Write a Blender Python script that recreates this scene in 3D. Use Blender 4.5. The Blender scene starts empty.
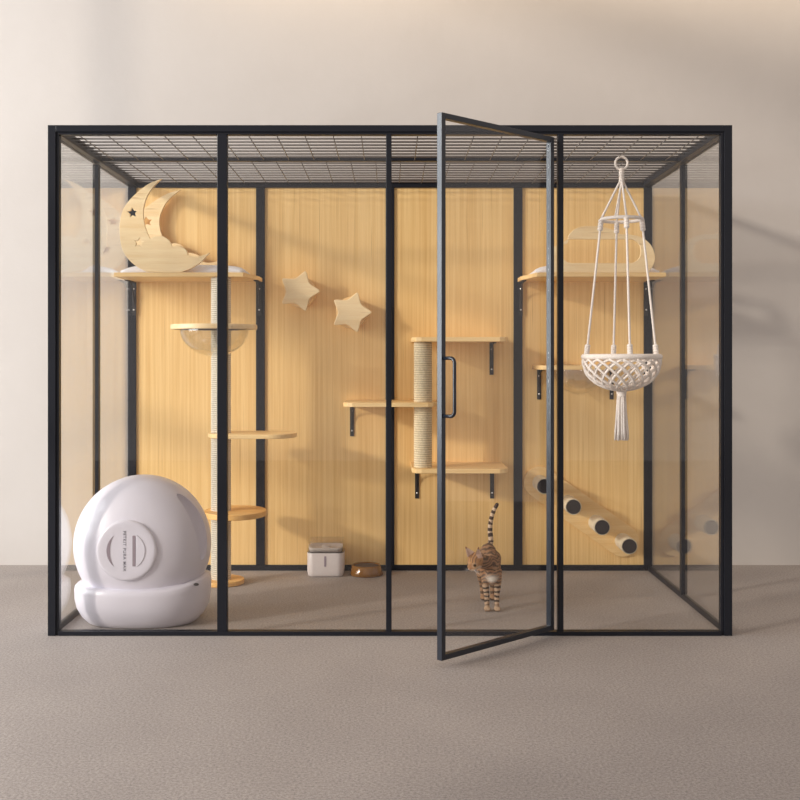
import bpy, bmesh, math, random
from mathutils import Vector, Matrix, noise
random.seed(7)
PI = math.pi
scene = bpy.context.scene
COL = scene.collection
D0, F, CX, CY, EYE = 4.15, 1060.3, 390.0, 357.0, 1.092

def P(px, py, Y):
    """a point of the room at depth Y read off the photograph"""
    s = F / (Y + D0)
    return Vector(((px - CX) / s, Y, EYE - (py - CY) / s))

# ------------------------------------------------------------------ materials
def newmat(name):
    m = bpy.data.materials.new(name); m.use_nodes = True
    nt = m.node_tree
    return m, nt, nt.nodes['Principled BSDF']

def N(nt, kind, **kw):
    n = nt.nodes.new(kind)
    for k, v in kw.items():
        setattr(n, k, v)
    return n

def plain(name, col, rough=0.5, metal=0.0, bump=0.0, bscale=200, spec=0.5, var=0.0, vscale=6):
    m, nt, b = newmat(name)
    b.inputs['Base Color'].default_value = (*col, 1)
    b.inputs['Roughness'].default_value = rough
    b.inputs['Metallic'].default_value = metal
    b.inputs['Specular IOR Level'].default_value = spec
    tc = N(nt, 'ShaderNodeTexCoord')
    nz = N(nt, 'ShaderNodeTexNoise'); nz.inputs['Scale'].default_value = vscale; nz.inputs['Detail'].default_value = 4
    nt.links.new(tc.outputs['Object'], nz.inputs['Vector'])
    r = N(nt, 'ShaderNodeValToRGB')
    v = max(var, 0.02)
    r.color_ramp.elements[0].position = .3; r.color_ramp.elements[1].position = .7
    r.color_ramp.elements[0].color = (*[c * (1 - v) for c in col], 1)
    r.color_ramp.elements[1].color = (*[min(1, c * (1 + v)) for c in col], 1)
    nt.links.new(nz.outputs['Fac'], r.inputs['Fac']); nt.links.new(r.outputs['Color'], b.inputs['Base Color'])
    if bump:
        n2 = N(nt, 'ShaderNodeTexNoise'); n2.inputs['Scale'].default_value = bscale; n2.inputs['Detail'].default_value = 3
        nt.links.new(tc.outputs['Object'], n2.inputs['Vector'])
        bp = N(nt, 'ShaderNodeBump'); bp.inputs['Strength'].default_value = bump; bp.inputs['Distance'].default_value = 0.003
        nt.links.new(n2.outputs['Fac'], bp.inputs['Height']); nt.links.new(bp.outputs['Normal'], b.inputs['Normal'])
    return m

def wood(name, light, dark, scale, rough=0.45, fleck=True, contrast=1.0, knots=False):
    """grain stretched along the axis whose scale is small"""
    m, nt, b = newmat(name)
    tc = N(nt, 'ShaderNodeTexCoord')
    mp = N(nt, 'ShaderNodeMapping'); mp.inputs['Scale'].default_value = scale
    nt.links.new(tc.outputs['Object'], mp.inputs['Vector'])
    a = N(nt, 'ShaderNodeTexNoise'); a.inputs['Scale'].default_value = 1; a.inputs['Detail'].default_value = 5; a.inputs['Distortion'].default_value = .3
    nt.links.new(mp.outputs['Vector'], a.inputs['Vector'])
    mp2 = N(nt, 'ShaderNodeMapping'); mp2.inputs['Scale'].default_value = [s * 5 for s in scale]
    nt.links.new(tc.outputs['Object'], mp2.inputs['Vector'])
    c = N(nt, 'ShaderNodeTexNoise'); c.inputs['Scale'].default_value = 1; c.inputs['Detail'].default_value = 3
    nt.links.new(mp2.outputs['Vector'], c.inputs['Vector'])
    mx = N(nt, 'ShaderNodeMath', operation='MULTIPLY_ADD')
    nt.links.new(c.outputs['Fac'], mx.inputs[0]); mx.inputs[1].default_value = .5
    nt.links.new(a.outputs['Fac'], mx.inputs[2])
    r = N(nt, 'ShaderNodeValToRGB')
    w = .2 / contrast
    r.color_ramp.elements[0].position = .75 - w; r.color_ramp.elements[1].position = .75 + w * .7
    r.color_ramp.elements[0].color = (*dark, 1); r.color_ramp.elements[1].color = (*light, 1)
    nt.links.new(mx.outputs[0], r.inputs['Fac'])
    out = r.outputs['Color']
    if fleck:
        mp3 = N(nt, 'ShaderNodeMapping'); mp3.inputs['Scale'].default_value = [s * 2.2 for s in scale]
        mp3.inputs['Location'].default_value = (3.1, 7.7, 1.3)
        nt.links.new(tc.outputs['Object'], mp3.inputs['Vector'])
        f = N(nt, 'ShaderNodeTexNoise'); f.inputs['Scale'].default_value = 1; f.inputs['Detail'].default_value = 1
        nt.links.new(mp3.outputs['Vector'], f.inputs['Vector'])
        fr = N(nt, 'ShaderNodeValToRGB')
        fr.color_ramp.elements[0].position = .22; fr.color_ramp.elements[1].position = .32
        fr.color_ramp.elements[0].color = (*[d * .55 for d in dark], 1); fr.color_ramp.elements[1].color = (1, 1, 1, 1)
        nt.links.new(f.outputs['Fac'], fr.inputs['Fac'])
        mu = N(nt, 'ShaderNodeMix', data_type='RGBA', blend_type='MULTIPLY'); mu.inputs['Factor'].default_value = .6
        nt.links.new(out, mu.inputs['A']); nt.links.new(fr.outputs['Color'], mu.inputs['B'])
        out = mu.outputs['Result']
    nt.links.new(out, b.inputs['Base Color'])
    b.inputs['Roughness'].default_value = rough
    bp = N(nt, 'ShaderNodeBump'); bp.inputs['Strength'].default_value = .08; bp.inputs['Distance'].default_value = .001
    nt.links.new(c.outputs['Fac'], bp.inputs['Height']); nt.links.new(bp.outputs['Normal'], b.inputs['Normal'])
    return m

def glass(name, tint=(1, 1, 1), f0=0.033, rough=0.0):
    m = bpy.data.materials.new(name); m.use_nodes = True
    nt = m.node_tree; nt.nodes.clear()
    out = N(nt, 'ShaderNodeOutputMaterial')
    g = N(nt, 'ShaderNodeNewGeometry')
    d = N(nt, 'ShaderNodeVectorMath', operation='DOT_PRODUCT')
    nt.links.new(g.outputs['Normal'], d.inputs[0]); nt.links.new(g.outputs['Incoming'], d.inputs[1])
    ab = N(nt, 'ShaderNodeMath', operation='ABSOLUTE'); nt.links.new(d.outputs['Value'], ab.inputs[0])
    om = N(nt, 'ShaderNodeMath', operation='SUBTRACT', use_clamp=True); om.inputs[0].default_value = 1; nt.links.new(ab.outputs[0], om.inputs[1])
    pw = N(nt, 'ShaderNodeMath', operation='POWER'); nt.links.new(om.outputs[0], pw.inputs[0]); pw.inputs[1].default_value = 5
    ma = N(nt, 'ShaderNodeMath', operation='MULTIPLY_ADD'); nt.links.new(pw.outputs[0], ma.inputs[0])
    ma.inputs[1].default_value = 1 - f0; ma.inputs[2].default_value = f0
    t = N(nt, 'ShaderNodeBsdfTransparent'); t.inputs['Color'].default_value = (*tint, 1)
    gl = N(nt, 'ShaderNodeBsdfGlossy'); gl.inputs['Roughness'].default_value = rough
    gl.inputs['Color'].default_value = (1, 1, 1, 1)
    mx = N(nt, 'ShaderNodeMixShader')
    nt.links.new(ma.outputs[0], mx.inputs['Fac']); nt.links.new(t.outputs[0], mx.inputs[1]); nt.links.new(gl.outputs[0], mx.inputs[2])
    nt.links.new(mx.outputs[0], out.inputs['Surface'])
    return m

def plaster():
    m, nt, b = newmat('plaster')
    tc = N(nt, 'ShaderNodeTexCoord')
    a = N(nt, 'ShaderNodeTexNoise'); a.inputs['Scale'].default_value = 1.1; a.inputs['Detail'].default_value = 6; a.inputs['Roughness'].default_value = .6
    nt.links.new(tc.outputs['Object'], a.inputs['Vector'])
    r = N(nt, 'ShaderNodeValToRGB')
    r.color_ramp.elements[0].position = .35; r.color_ramp.elements[1].position = .65
    r.color_ramp.elements[0].color = (.545, .505, .472, 1); r.color_ramp.elements[1].color = (.575, .535, .502, 1)
    nt.links.new(a.outputs['Fac'], r.inputs['Fac']); nt.links.new(r.outputs['Color'], b.inputs['Base Color'])
    b.inputs['Roughness'].default_value = .9
    bp = N(nt, 'ShaderNodeBump'); bp.inputs['Strength'].default_value = .15; bp.inputs['Distance'].default_value = .01
    c = N(nt, 'ShaderNodeTexNoise'); c.inputs['Scale'].default_value = 14; c.inputs['Detail'].default_value = 5
    nt.links.new(tc.outputs['Object'], c.inputs['Vector'])
    nt.links.new(c.outputs['Fac'], bp.inputs['Height']); nt.links.new(bp.outputs['Normal'], b.inputs['Normal'])
    return m

def floor_mat():
    m, nt, b = newmat('taupe_floor')
    tc = N(nt, 'ShaderNodeTexCoord')
    a = N(nt, 'ShaderNodeTexNoise'); a.inputs['Scale'].default_value = 2.2; a.inputs['Detail'].default_value = 5
    c = N(nt, 'ShaderNodeTexNoise'); c.inputs['Scale'].default_value = 120; c.inputs['Detail'].default_value = 5; c.inputs['Roughness'].default_value = .85
    for n in (a, c): nt.links.new(tc.outputs['Object'], n.inputs['Vector'])
    r = N(nt, 'ShaderNodeValToRGB')
    r.color_ramp.elements[0].position = .35; r.color_ramp.elements[1].position = .65
    r.color_ramp.elements[0].color = (.415, .364, .334, 1); r.color_ramp.elements[1].color = (.455, .40, .366, 1)
    nt.links.new(a.outputs['Fac'], r.inputs['Fac'])
    r2 = N(nt, 'ShaderNodeValToRGB')
    r2.color_ramp.elements[0].position = .36; r2.color_ramp.elements[1].position = .60
    r2.color_ramp.elements[0].color = (.42, .42, .43, 1); r2.color_ramp.elements[1].color = (1, 1, 1, 1)
    nt.links.new(c.outputs['Fac'], r2.inputs['Fac'])
    mu = N(nt, 'ShaderNodeMix', data_type='RGBA', blend_type='MULTIPLY'); mu.inputs['Factor'].default_value = .9
    nt.links.new(r.outputs['Color'], mu.inputs['A']); nt.links.new(r2.outputs['Color'], mu.inputs['B'])
    nt.links.new(mu.outputs['Result'], b.inputs['Base Color'])
    b.inputs['Roughness'].default_value = .7
    bp = N(nt, 'ShaderNodeBump'); bp.inputs['Strength'].default_value = .06; bp.inputs['Distance'].default_value = .001
    nt.links.new(c.outputs['Fac'], bp.inputs['Height']); nt.links.new(bp.outputs['Normal'], b.inputs['Normal'])
    return m

def rope_mat(name, col, dark, scale, pitch=0):
    m, nt, b = newmat(name)
    tc = N(nt, 'ShaderNodeTexCoord')
    mp = N(nt, 'ShaderNodeMapping'); mp.inputs['Scale'].default_value = scale
    nt.links.new(tc.outputs['Object'], mp.inputs['Vector'])
    a = N(nt, 'ShaderNodeTexNoise'); a.inputs['Scale'].default_value = 1; a.inputs['Detail'].default_value = 4
    nt.links.new(mp.outputs['Vector'], a.inputs['Vector'])
    r = N(nt, 'ShaderNodeValToRGB')
    r.color_ramp.elements[0].position = .3; r.color_ramp.elements[1].position = .65
    r.color_ramp.elements[0].color = (*dark, 1); r.color_ramp.elements[1].color = (*col, 1)
    nt.links.new(a.outputs['Fac'], r.inputs['Fac']); nt.links.new(r.outputs['Color'], b.inputs['Base Color'])
    if pitch:
        wv = N(nt, 'ShaderNodeTexWave', wave_type='BANDS', bands_direction='Z'); wv.inputs['Scale'].default_value = .31416 / pitch; wv.inputs['Distortion'].default_value = .6
        nt.links.new(tc.outputs['Object'], wv.inputs['Vector'])
        wr = N(nt, 'ShaderNodeValToRGB'); wr.color_ramp.elements[0].position = .05; wr.color_ramp.elements[1].position = .55
        wr.color_ramp.elements[0].color = (.55, .50, .44, 1); wr.color_ramp.elements[1].color = (1, 1, 1, 1)  # shade in the grooves between cord turns, put into the colour
        nt.links.new(wv.outputs['Fac'], wr.inputs['Fac'])
        mu = N(nt, 'ShaderNodeMix', data_type='RGBA', blend_type='MULTIPLY'); mu.inputs['Factor'].default_value = .8
        nt.links.new(r.outputs['Color'], mu.inputs['A']); nt.links.new(wr.outputs['Color'], mu.inputs['B'])
        nt.links.new(mu.outputs['Result'], b.inputs['Base Color'])
    b.inputs['Roughness'].default_value = .95
    bp = N(nt, 'ShaderNodeBump'); bp.inputs['Strength'].default_value = .5; bp.inputs['Distance'].default_value = .002
    nt.links.new(a.outputs['Fac'], bp.inputs['Height']); nt.links.new(bp.outputs['Normal'], b.inputs['Normal'])
    return m

M = {}
M['plaster'] = plaster()
M['floor'] = floor_mat()
M['metal'] = plain('black_powder_coated_steel', (.0105, .012, .018), .38, 0.0, spec=.3)
M['mesh'] = plain('dark_wire', (.14, .12, .11), .5)
M['door_metal'] = plain('door_steel', (.010, .014, .024), .30, 0.0, spec=.65)
M['glass'] = glass('window_glass', (.985, .985, .98))
M['acrylic'] = glass('clear_acrylic', (.975, .97, .955), .09, .02)
M['panel'] = wood('bamboo_panel', (.92, .635, .28), (.78, .48, .175), (75, 75, .8), contrast=.85)
M['board'] = wood('pine_board', (.93, .66, .32), (.82, .53, .22), (1.6, 24, 24), fleck=False)
M['pale'] = wood('pale_pine', (.96, .75, .45), (.87, .62, .32), (2.4, 30, 34), fleck=True, contrast=.8)
M['honey'] = wood('honey_pine', (.85, .50, .17), (.74, .38, .10), (2.5, 24, 24), fleck=False)
M['white'] = plain('white_plastic', (.73, .70, .775), .32, var=.01)
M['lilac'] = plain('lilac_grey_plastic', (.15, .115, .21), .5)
M['slot'] = plain('mauve_recess', (.30, .24, .28), .6)
M['ink'] = plain('grey_print', (.20, .19, .23), .6)
M['dark'] = plain('dark_rubber', (.035, .028, .028), .7)
M['bracket'] = plain('black_bracket', (.022, .020, .022), .5)
M['screw'] = plain('steel_screw', (.7, .7, .7), .3, .8)
M['cushion'] = plain('white_cushion', (.82, .80, .82), .95, bump=.3, bscale=120)
M['sisal'] = rope_mat('sisal_cord', (.80, .68, .47), (.70, .57, .37), (90, 90, 160), .011)
M['sisalw'] = rope_mat('pale_sisal_cord', (.86, .79, .66), (.74, .64, .48), (90, 90, 160), .010)
M['cotton'] = rope_mat('cotton_rope', (.93, .86, .80), (.78, .69, .63), (150, 150, 260))
M['tube'] = rope_mat('pale_felt', (.78, .68, .50), (.70, .58, .41), (60, 60, 60))
M['greige'] = plain('greige_plastic', (.66, .60, .585), .4)
M['amber'] = plain('amber_glaze', (.23, .095, .012), .10, .1, spec=.8)
M['kibble'] = plain('brown_kibble', (.07, .04, .025), .8, bump=.6, bscale=150)
M['eye'] = plain('amber_eye', (.05, .035, .01), .1)
M['nose'] = plain('pink_nose', (.45, .20, .16), .5)

# ------------------------------------------------------------------ mesh helpers
WORG = {}
def wo(o):
    return WORG.get(o.name, Vector((0, 0, 0))) if o else Vector((0, 0, 0))

def tag(o, label=None, cat=None, group=None, kind=None):
    if label: o['label'] = label
    if cat: o['category'] = cat
    if group: o['group'] = group
    if kind: o['kind'] = kind
    return o

def thing(name, label, cat, loc, group=None):
    o = bpy.data.objects.new(name, None); COL.objects.link(o)
    o.location = loc; o.empty_display_size = .05
    WORG[o.name] = Vector(loc)
    return tag(o, label, cat, group)

def link(name, me, mats, parent=None, origin=None, smooth=False, bevel=0, segs=2):
    """mesh given in world coordinates; stored relative to its thing's base"""
    w = wo(parent) if parent else Vector(origin or (0, 0, 0))
    me.transform(Matrix.Translation(-w))
    o = bpy.data.objects.new(name, me); COL.objects.link(o)
    if not isinstance(mats, (list, tuple)): mats = [mats]
    me.materials.clear()
    for m in mats: me.materials.append(m)
    if parent: o.parent = parent
    else: o.location = w
    WORG[o.name] = w
    if smooth:
        for p in me.polygons: p.use_smooth = True
    if bevel:
        b = o.modifiers.new('bevel', 'BEVEL'); b.width = bevel; b.segments = segs; b.limit_method = 'ANGLE'; b.angle_limit = math.radians(35)
    return o

def obj(name, bm, mats, parent=None, **kw):
    bmesh.ops.recalc_face_normals(bm, faces=bm.faces)
    me = bpy.data.meshes.new(name); bm.to_mesh(me); bm.free()
    return link(name, me, mats, parent, **kw)

def box(bm, x0, x1, y0, y1, z0, z1, mi=0):
    v = [bm.verts.new((x, y, z)) for x in (x0, x1) for y in (y0, y1) for z in (z0, z1)]
    for f in ((0, 1, 3, 2), (4, 6, 7, 5), (0, 4, 5, 1), (2, 3, 7, 6), (0, 2, 6, 4), (1, 5, 7, 3)):
        bm.faces.new([v[i] for i in f]).material_index = mi

def B(*a):
    bm = bmesh.new(); box(bm, *a); return bm

def tube(bm, pts, rad, n=8, closed=False, mi=0):
    pts = [Vector(p) for p in pts]; K = len(pts)
    if not isinstance(rad, (list, tuple)): rad = [rad] * K
    rings = []; up = None
    for i in range(K):
        if closed: t = pts[(i + 1) % K] - pts[i - 1]
        else: t = pts[min(i + 1, K - 1)] - pts[max(i - 1, 0)]
        t.normalize()
        if up is None:
            up = Vector((0, 0, 1)) if abs(t.z) < .9 else Vector((1, 0, 0))
        a = (up - t * up.dot(t)).normalized(); b = t.cross(a); up = a
        rings.append([bm.verts.new(pts[i] + (a * math.cos(2 * PI * k / n) + b * math.sin(2 * PI * k / n)) * rad[i]) for k in range(n)])
    for i in range(K if closed else K - 1):
        r0, r1 = rings[i], rings[(i + 1) % K]
        for k in range(n):
            bm.faces.new((r0[k], r0[(k + 1) % n], r1[(k + 1) % n], r1[k])).material_index = mi
    if not closed:
        bm.faces.new(rings[0][::-1]).material_index = mi; bm.faces.new(rings[-1]).material_index = mi

def lathe(bm, prof, c, n=32, mi=0, axis='z'):
    c = Vector(c); rings = []
    def pt(r, h, a):
        if axis == 'z': return c + Vector((r * math.cos(a), r * math.sin(a), h))
        return c + Vector((r * math.cos(a), h, r * math.sin(a)))
    for r, h in prof:
        if r < 1e-6: rings.append([bm.verts.new(pt(0, h, 0))])
        else: rings.append([bm.verts.new(pt(r, h, 2 * PI * k / n)) for k in range(n)])
    for r0, r1 in zip(rings, rings[1:]):
        for k in range(n):
            a = [r0[k % len(r0)], r0[(k + 1) % len(r0)], r1[(k + 1) % len(r1)], r1[k % len(r1)]]
            a = list(dict.fromkeys(a))
            if len(a) > 2: bm.faces.new(a).material_index = mi
    if len(rings[0]) > 1: bm.faces.new(rings[0][::-1]).material_index = mi
    if len(rings[-1]) > 1: bm.faces.new(rings[-1]).material_index = mi

def ball(bm, c, r, rot=None, u=20, v=14, mi=0):
    c = Vector(c); q = rot.to_matrix() if rot else None; rows = []
    for j in range(v + 1):
        ph = -PI / 2 + PI * j / v; row = []
        for i in range(u if 0 < j < v else 1):
            th = 2 * PI * i / u
            p = Vector((r[0] * math.cos(ph) * math.cos(th), r[1] * math.cos(ph) * math.sin(th), r[2] * math.sin(ph)))
            row.append(bm.verts.new(c + (q @ p if q else p)))
        rows.append(row)
    for a, b in zip(rows, rows[1:]):
        for i in range(u):
            f = list(dict.fromkeys([a[i % len(a)], a[(i + 1) % len(a)], b[(i + 1) % len(b)], b[i % len(b)]]))
            bm.faces.new(f).material_index = mi

def catmull(pts, per=8, closed=False):
    out = []; K = len(pts); V = [Vector(p) for p in pts]
    for i in range(K if closed else K - 1):
        g = (lambda j: V[j % K]) if closed else (lambda j: V[min(max(j, 0), K - 1)])
        p0, p1, p2, p3 = g(i - 1), g(i), g(i + 1), g(i + 2)
        for k in range(per):
            t = k / per
            out.append(.5 * ((2 * p1) + (p2 - p0) * t + (2 * p0 - 5 * p1 + 4 * p2 - p3) * t * t + (3 * p1 - p0 - 3 * p2 + p3) * t ** 3))
    if not closed: out.append(V[-1])
    return out

def plate(loops, t, bev=0.0, plane='xz'):
    """flat board of thickness t from 2-d outlines (inner ones become holes), as a mesh; its front face at local depth 0"""
    cu = bpy.data.curves.new('outline', 'CURVE'); cu.dimensions = '2D'; cu.fill_mode = 'BOTH'
    cu.extrude = t / 2 - bev; cu.bevel_depth = bev; cu.bevel_resolution = 2; cu.offset = -bev
    for L in loops:
        s = cu.splines.new('POLY'); s.points.add(len(L) - 1); s.use_cyclic_u = True
        for p, q in zip(s.points, L): p.co = (q[0], q[1], 0, 1)
    o = bpy.data.objects.new('outline', cu); COL.objects.link(o)
    bpy.context.view_layer.update()
    me = bpy.data.meshes.new_from_object(o.evaluated_get(bpy.context.evaluated_depsgraph_get()))
    bpy.data.objects.remove(o); bpy.data.curves.remove(cu)
    if plane == 'xz': me.transform(Matrix(((1, 0, 0, 0), (0, 0, -1, t / 2), (0, 1, 0, 0), (0, 0, 0, 1))))
    bm = bmesh.new(); bm.from_mesh(me)
    bmesh.ops.remove_doubles(bm, verts=bm.verts, dist=1e-5)
    bmesh.ops.recalc_face_normals(bm, faces=bm.faces)
    bm.to_mesh(me); bm.free()
    return me

def slab(poly, z0, z1):
    """horizontal board from an xy outline"""
    bm = bmesh.new()
    a = [bm.verts.new((x, y, z0)) for x, y in poly]; b = [bm.verts.new((x, y, z1)) for x, y in poly]
    bm.faces.new(a[::-1]); bm.faces.new(b)
    for i in range(len(poly)):
        j = (i + 1) % len(poly); bm.faces.new((a[i], a[j], b[j], b[i]))
    return bm

def rrect(x0, x1, y0, y1, r, n=8):
    out = []
    for cx, cy, a0 in ((x1 - r, y1 - r, 0), (x0 + r, y1 - r, PI / 2), (x0 + r, y0 + r, PI), (x1 - r, y0 + r, 1.5 * PI)):
        for k in range(n + 1):
            a = a0 + PI / 2 * k / n; out.append((cx + r * math.cos(a), cy + r * math.sin(a)))
    return out

# ------------------------------------------------------------------ setting
WALL = 1.416
tag(obj('floor', B(-4.5, 4.5, -7, 1.6, -.1, 0), M['floor']), 'speckled taupe floor running under the enclosure to the wall', 'floor', kind='structure')
tag(obj('wall_back', B(-4.5, 4.5, WALL, WALL + .15, 0, 4.6), M['plaster']), 'plain beige plaster wall behind the enclosure', 'wall', kind='structure')

# ------------------------------------------------------------------ enclosure
HW, HT, YB = 1.34, 2.0, 1.31
enc = thing('cat_enclosure', 'large black-framed glass cat enclosure with open door, standing on the floor against the wall', 'enclosure', (0, YB / 2, 0))
mt = M['metal']
def part(name, x0, x1, y0, y1, z0, z1, mat=mt, bev=.002):
    return obj(name, B(x0, x1, y0, y1, z0, z1), mat, enc, bevel=bev)
PW = .041
def stepped(name, main, lip):
    bm = bmesh.new(); box(bm, *main); box(bm, *lip); return obj(name, bm, mt, enc, bevel=.0015)
for s in (-1, 1):
    xs = sorted((s * HW, s * (HW - PW)))
    xm = sorted((s * HW, s * (HW - .031))); xl_ = sorted((s * (HW - .031), s * (HW - .043)))
    stepped('corner_post', (*xm, 0, .04, 0, HT), (*xl_, .006, .034, .0, HT - .0))
    part('corner_post', *xs, 1.27, YB, 0, HT)
    xs = sorted((s * HW, s * (HW - .028)))
    part('side_post', *xs, .625, .655, .02, HT - .04)
    part('bottom_rail', *sorted((s * (HW - .004), s * (HW - .022))), .04, 1.27, 0, .024)
    part('top_rail', *sorted((s * HW, s * (HW - .045))), .04, 1.27, HT - .036, HT)
iw = HW - PW
stepped('top_rail', (-HW + .031, HW - .031, 0, .04, HT - .026, HT), (-iw, iw, .006, .034, HT - .036, HT - .026))
part('bottom_rail', -iw, iw, 0, .036, 0, .017)
part('top_rail', -iw, iw, 1.27, YB, HT - .042, HT)
part('bottom_rail', -iw, iw, 1.27, YB, 0, .028)
part('roof_beam', -(HW - .045), HW - .045, .62, .65, HT - .026, HT - .001)
def front_post(px0, px1):
    a, b = (px0 - CX) / 255.5, (px1 - CX) / 255.5
    part('front_post', a, b, 0, .035, .017, HT - .036); return a, b
fp = [front_post(217, 227), front_post(386, 391.6), front_post(558, 563.6)]
bx = [-.663, 0.0, .655]
for x in bx: part('back_post', x - .0225, x + .0225, 1.27, YB, .028, HT - .042)
edges = [-iw] + [e for x in bx for e in (x - .0225, x + .0225)] + [iw]
for i in range(4):
    part('wood_panel', edges[2 * i], edges[2 * i + 1], 1.281, 1.296, .028, HT - .042, M['panel'], 0)
gm = M['glass']
for a, b in ((-iw, fp[0][0]), (fp[0][1], fp[1][0]), (fp[2][1], iw)):
    part('glass_pane', a, b, .015, .020, .017, HT - .036, gm, 0)
for s in (-1, 1):
    for y0, y1 in ((.04, .625), (.655, 1.27)):
        part('glass_pane', *sorted((s * 1.326, s * 1.321)), y0, y1, .024, HT - .036, gm, 0)
for y0, y1, off in ((.04, .62, 0), (.65, 1.27, .05)):
    bm = bmesh.new(); y = y0 + .022
    while y < y1 - .01:
        tube(bm, [(-(HW - .045), y, HT - .014), (HW - .045, y, HT - .014)], .0042, 6); y += .065
    x = -(HW - .045) + .05 + off
    while x < HW - .05:
        tube(bm, [(x, y0, HT - .0205), (x, y1, HT - .0205)], .0022, 6); x += .113
    obj('roof_mesh', bm, M['mesh'], enc, smooth=True)

# the open door
HX, HY = .642, -.006
dirv = Vector((-.469, -.435, 0)).normalized(); nrm = Vector((.435, -.469, 0)).normalized()
DW, DZ0, DZ1, ST, DT = .628, .0255, 1.951, .020, .024
Mdoor = Matrix((( dirv.x, nrm.x, 0, HX), (dirv.y, nrm.y, 0, HY), (0, 0, 1, 0), (0, 0, 0, 1)))
def dobj(name, bm, mat, parent, **kw):
    bmesh.ops.transform(bm, matrix=Mdoor, verts=bm.verts); return obj(name, bm, mat, parent, **kw)
bm = bmesh.new()
box(bm, 0, ST, -DT, 0, DZ0, DZ1); box(bm, DW - ST, DW, -DT, 0, DZ0, DZ1)
box(bm, ST, DW - ST, -DT, 0, DZ1 - ST, DZ1); box(bm, ST, DW - ST, -DT, 0, DZ0, DZ0 + ST)
door = dobj('door', bm, M['door_metal'], enc, bevel=.0015)
dobj('glass_pane', B(ST, DW - ST, -DT / 2 - .0025, -DT / 2 + .0025, DZ0 + ST, DZ1 - ST), gm, door)
bm = bmesh.new(); zt, zb, u = EYE - .004, EYE - .207, DW - .010
hp = [(u, -.001, zt), (u, .034, zt)] + [(u, .034 + .018 * math.sin(a), zt - .018 + .018 * math.cos(a)) for a in [PI / 2 * k / 6 for k in range(1, 7)]]
hp += [(u, .052 - .018 + .018 * math.cos(a), zb + .018 - .018 * math.sin(a)) for a in [PI / 2 * k / 6 for k in range(7)]] + [(u, -.001, zb)]
tube(bm, hp, .0065, 12)
dobj('handle', bm, M['door_metal'], door, smooth=True)

# ------------------------------------------------------------------ brackets
def bracket(parent, X, ztop, yw, dep=.15, h=.155):
    w = .010
    bm = bmesh.new()
    box(bm, X - w, X + w, yw - .005, yw, ztop - h, ztop)
    box(bm, X - w, X + w, yw - dep, yw - .005, ztop - .005, ztop)
    pts = []
    for k in range(9):
        a = PI / 2 * k / 8
        pts.append((X, yw - .006 - (dep * .62) * (1 - math.cos(a)), ztop - .006 - (h * .62) * (1 - math.sin(a))))
    tube(bm, pts, .0035, 6)
    o = obj('bracket', bm, M['bracket'], parent)
    for dz in (.035, h - .028):
        bm = bmesh.new(); lathe(bm, [(.0045, 0), (.0045, -.003), (.002, -.0045)], (X, yw - .0045, ztop - dz), 10, axis='y')
        tag(obj('screw', bm, M['screw'], o), 'steel screw')
    return o

# ------------------------------------------------------------------ corner shelves
ZS0, ZS1, YF = 1.475, 1.495, .90
def corner_shelf(s, label):
    xi, xf = .652, .700
    xo = 1.316
    t = thing('wall_shelf', label, 'shelf', (s * (xi + xo) / 2, 1.268, ZS0), 'long high corner shelves')
    poly = [(s * xo, 1.268), (s * xo, YF), (s * xf, YF), (s * xi, 1.15), (s * xi, 1.268)]
    if s > 0: poly = poly[::-1]
    obj('board', slab(poly, ZS0, ZS1), M['board'], t, bevel=.002)
    bracket(t, s * .668, ZS0, 1.2695, h=.17); bracket(t, s * 1.308, ZS0, 1.2695, h=.17)
    return t
corner_shelf(-1, 'high pine shelf in the left corner carrying the moon-shaped cat bed')
corner_shelf(1, 'high pine shelf in the right corner carrying the cloud-shaped cat bed')

def cushion(x0, x1, y0, y1, z0, h, label):
    bm = bmesh.new(); n, m = 22, 14; g = []
    for i in range(n + 1):
        row = []
        for j in range(m + 1):
            u, v = 2 * i / n - 1, 2 * j / m - 1
            e = (1 - abs(u) ** 5) * (1 - abs(v) ** 4)
            z = z0 + .012 + h * (max(e, 0) ** .55) + .003 * noise.noise(Vector((u * 3, v * 3, x0)))
            row.append(bm.verts.new(((x0 + x1) / 2 + u * (x1 - x0) / 2, (y0 + y1) / 2 + v * (y1 - y0) / 2, z)))
        g.append(row)
    lo = [[bm.verts.new((v.co.x * 1, v.co.y, z0 + .001)) for v in row] for row in g]
    for i in range(n):
        for j in range(m):
            bm.faces.new((g[i][j], g[i + 1][j], g[i + 1][j + 1], g[i][j + 1]))
            bm.faces.new((lo[i][j], lo[i][j + 1], lo[i + 1][j + 1], lo[i + 1][j]))
    for i in range(n):
        for j in (0, m): bm.faces.new((g[i][j], g[i + 1][j], lo[i + 1][j], lo[i][j]))
    for j in range(m):
        for i in (0, n): bm.faces.new((g[i][j], g[i][j + 1], lo[i][j + 1], lo[i][j]))
    o = obj('cushion', bm, M['cushion'], origin=((x0 + x1) / 2, (y0 + y1) / 2, z0), smooth=True)
    return tag(o, label, 'cushion', 'white shelf cushions')
cushion(-1.295, -.70, .945, 1.225, ZS1, .036, 'flat white cushion behind the wooden moon on the left corner shelf')
cushion(.70, 1.295, .945, 1.225, ZS1, .036, 'flat white cushion behind the cloud-shaped panel on the right corner shelf')

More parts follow.
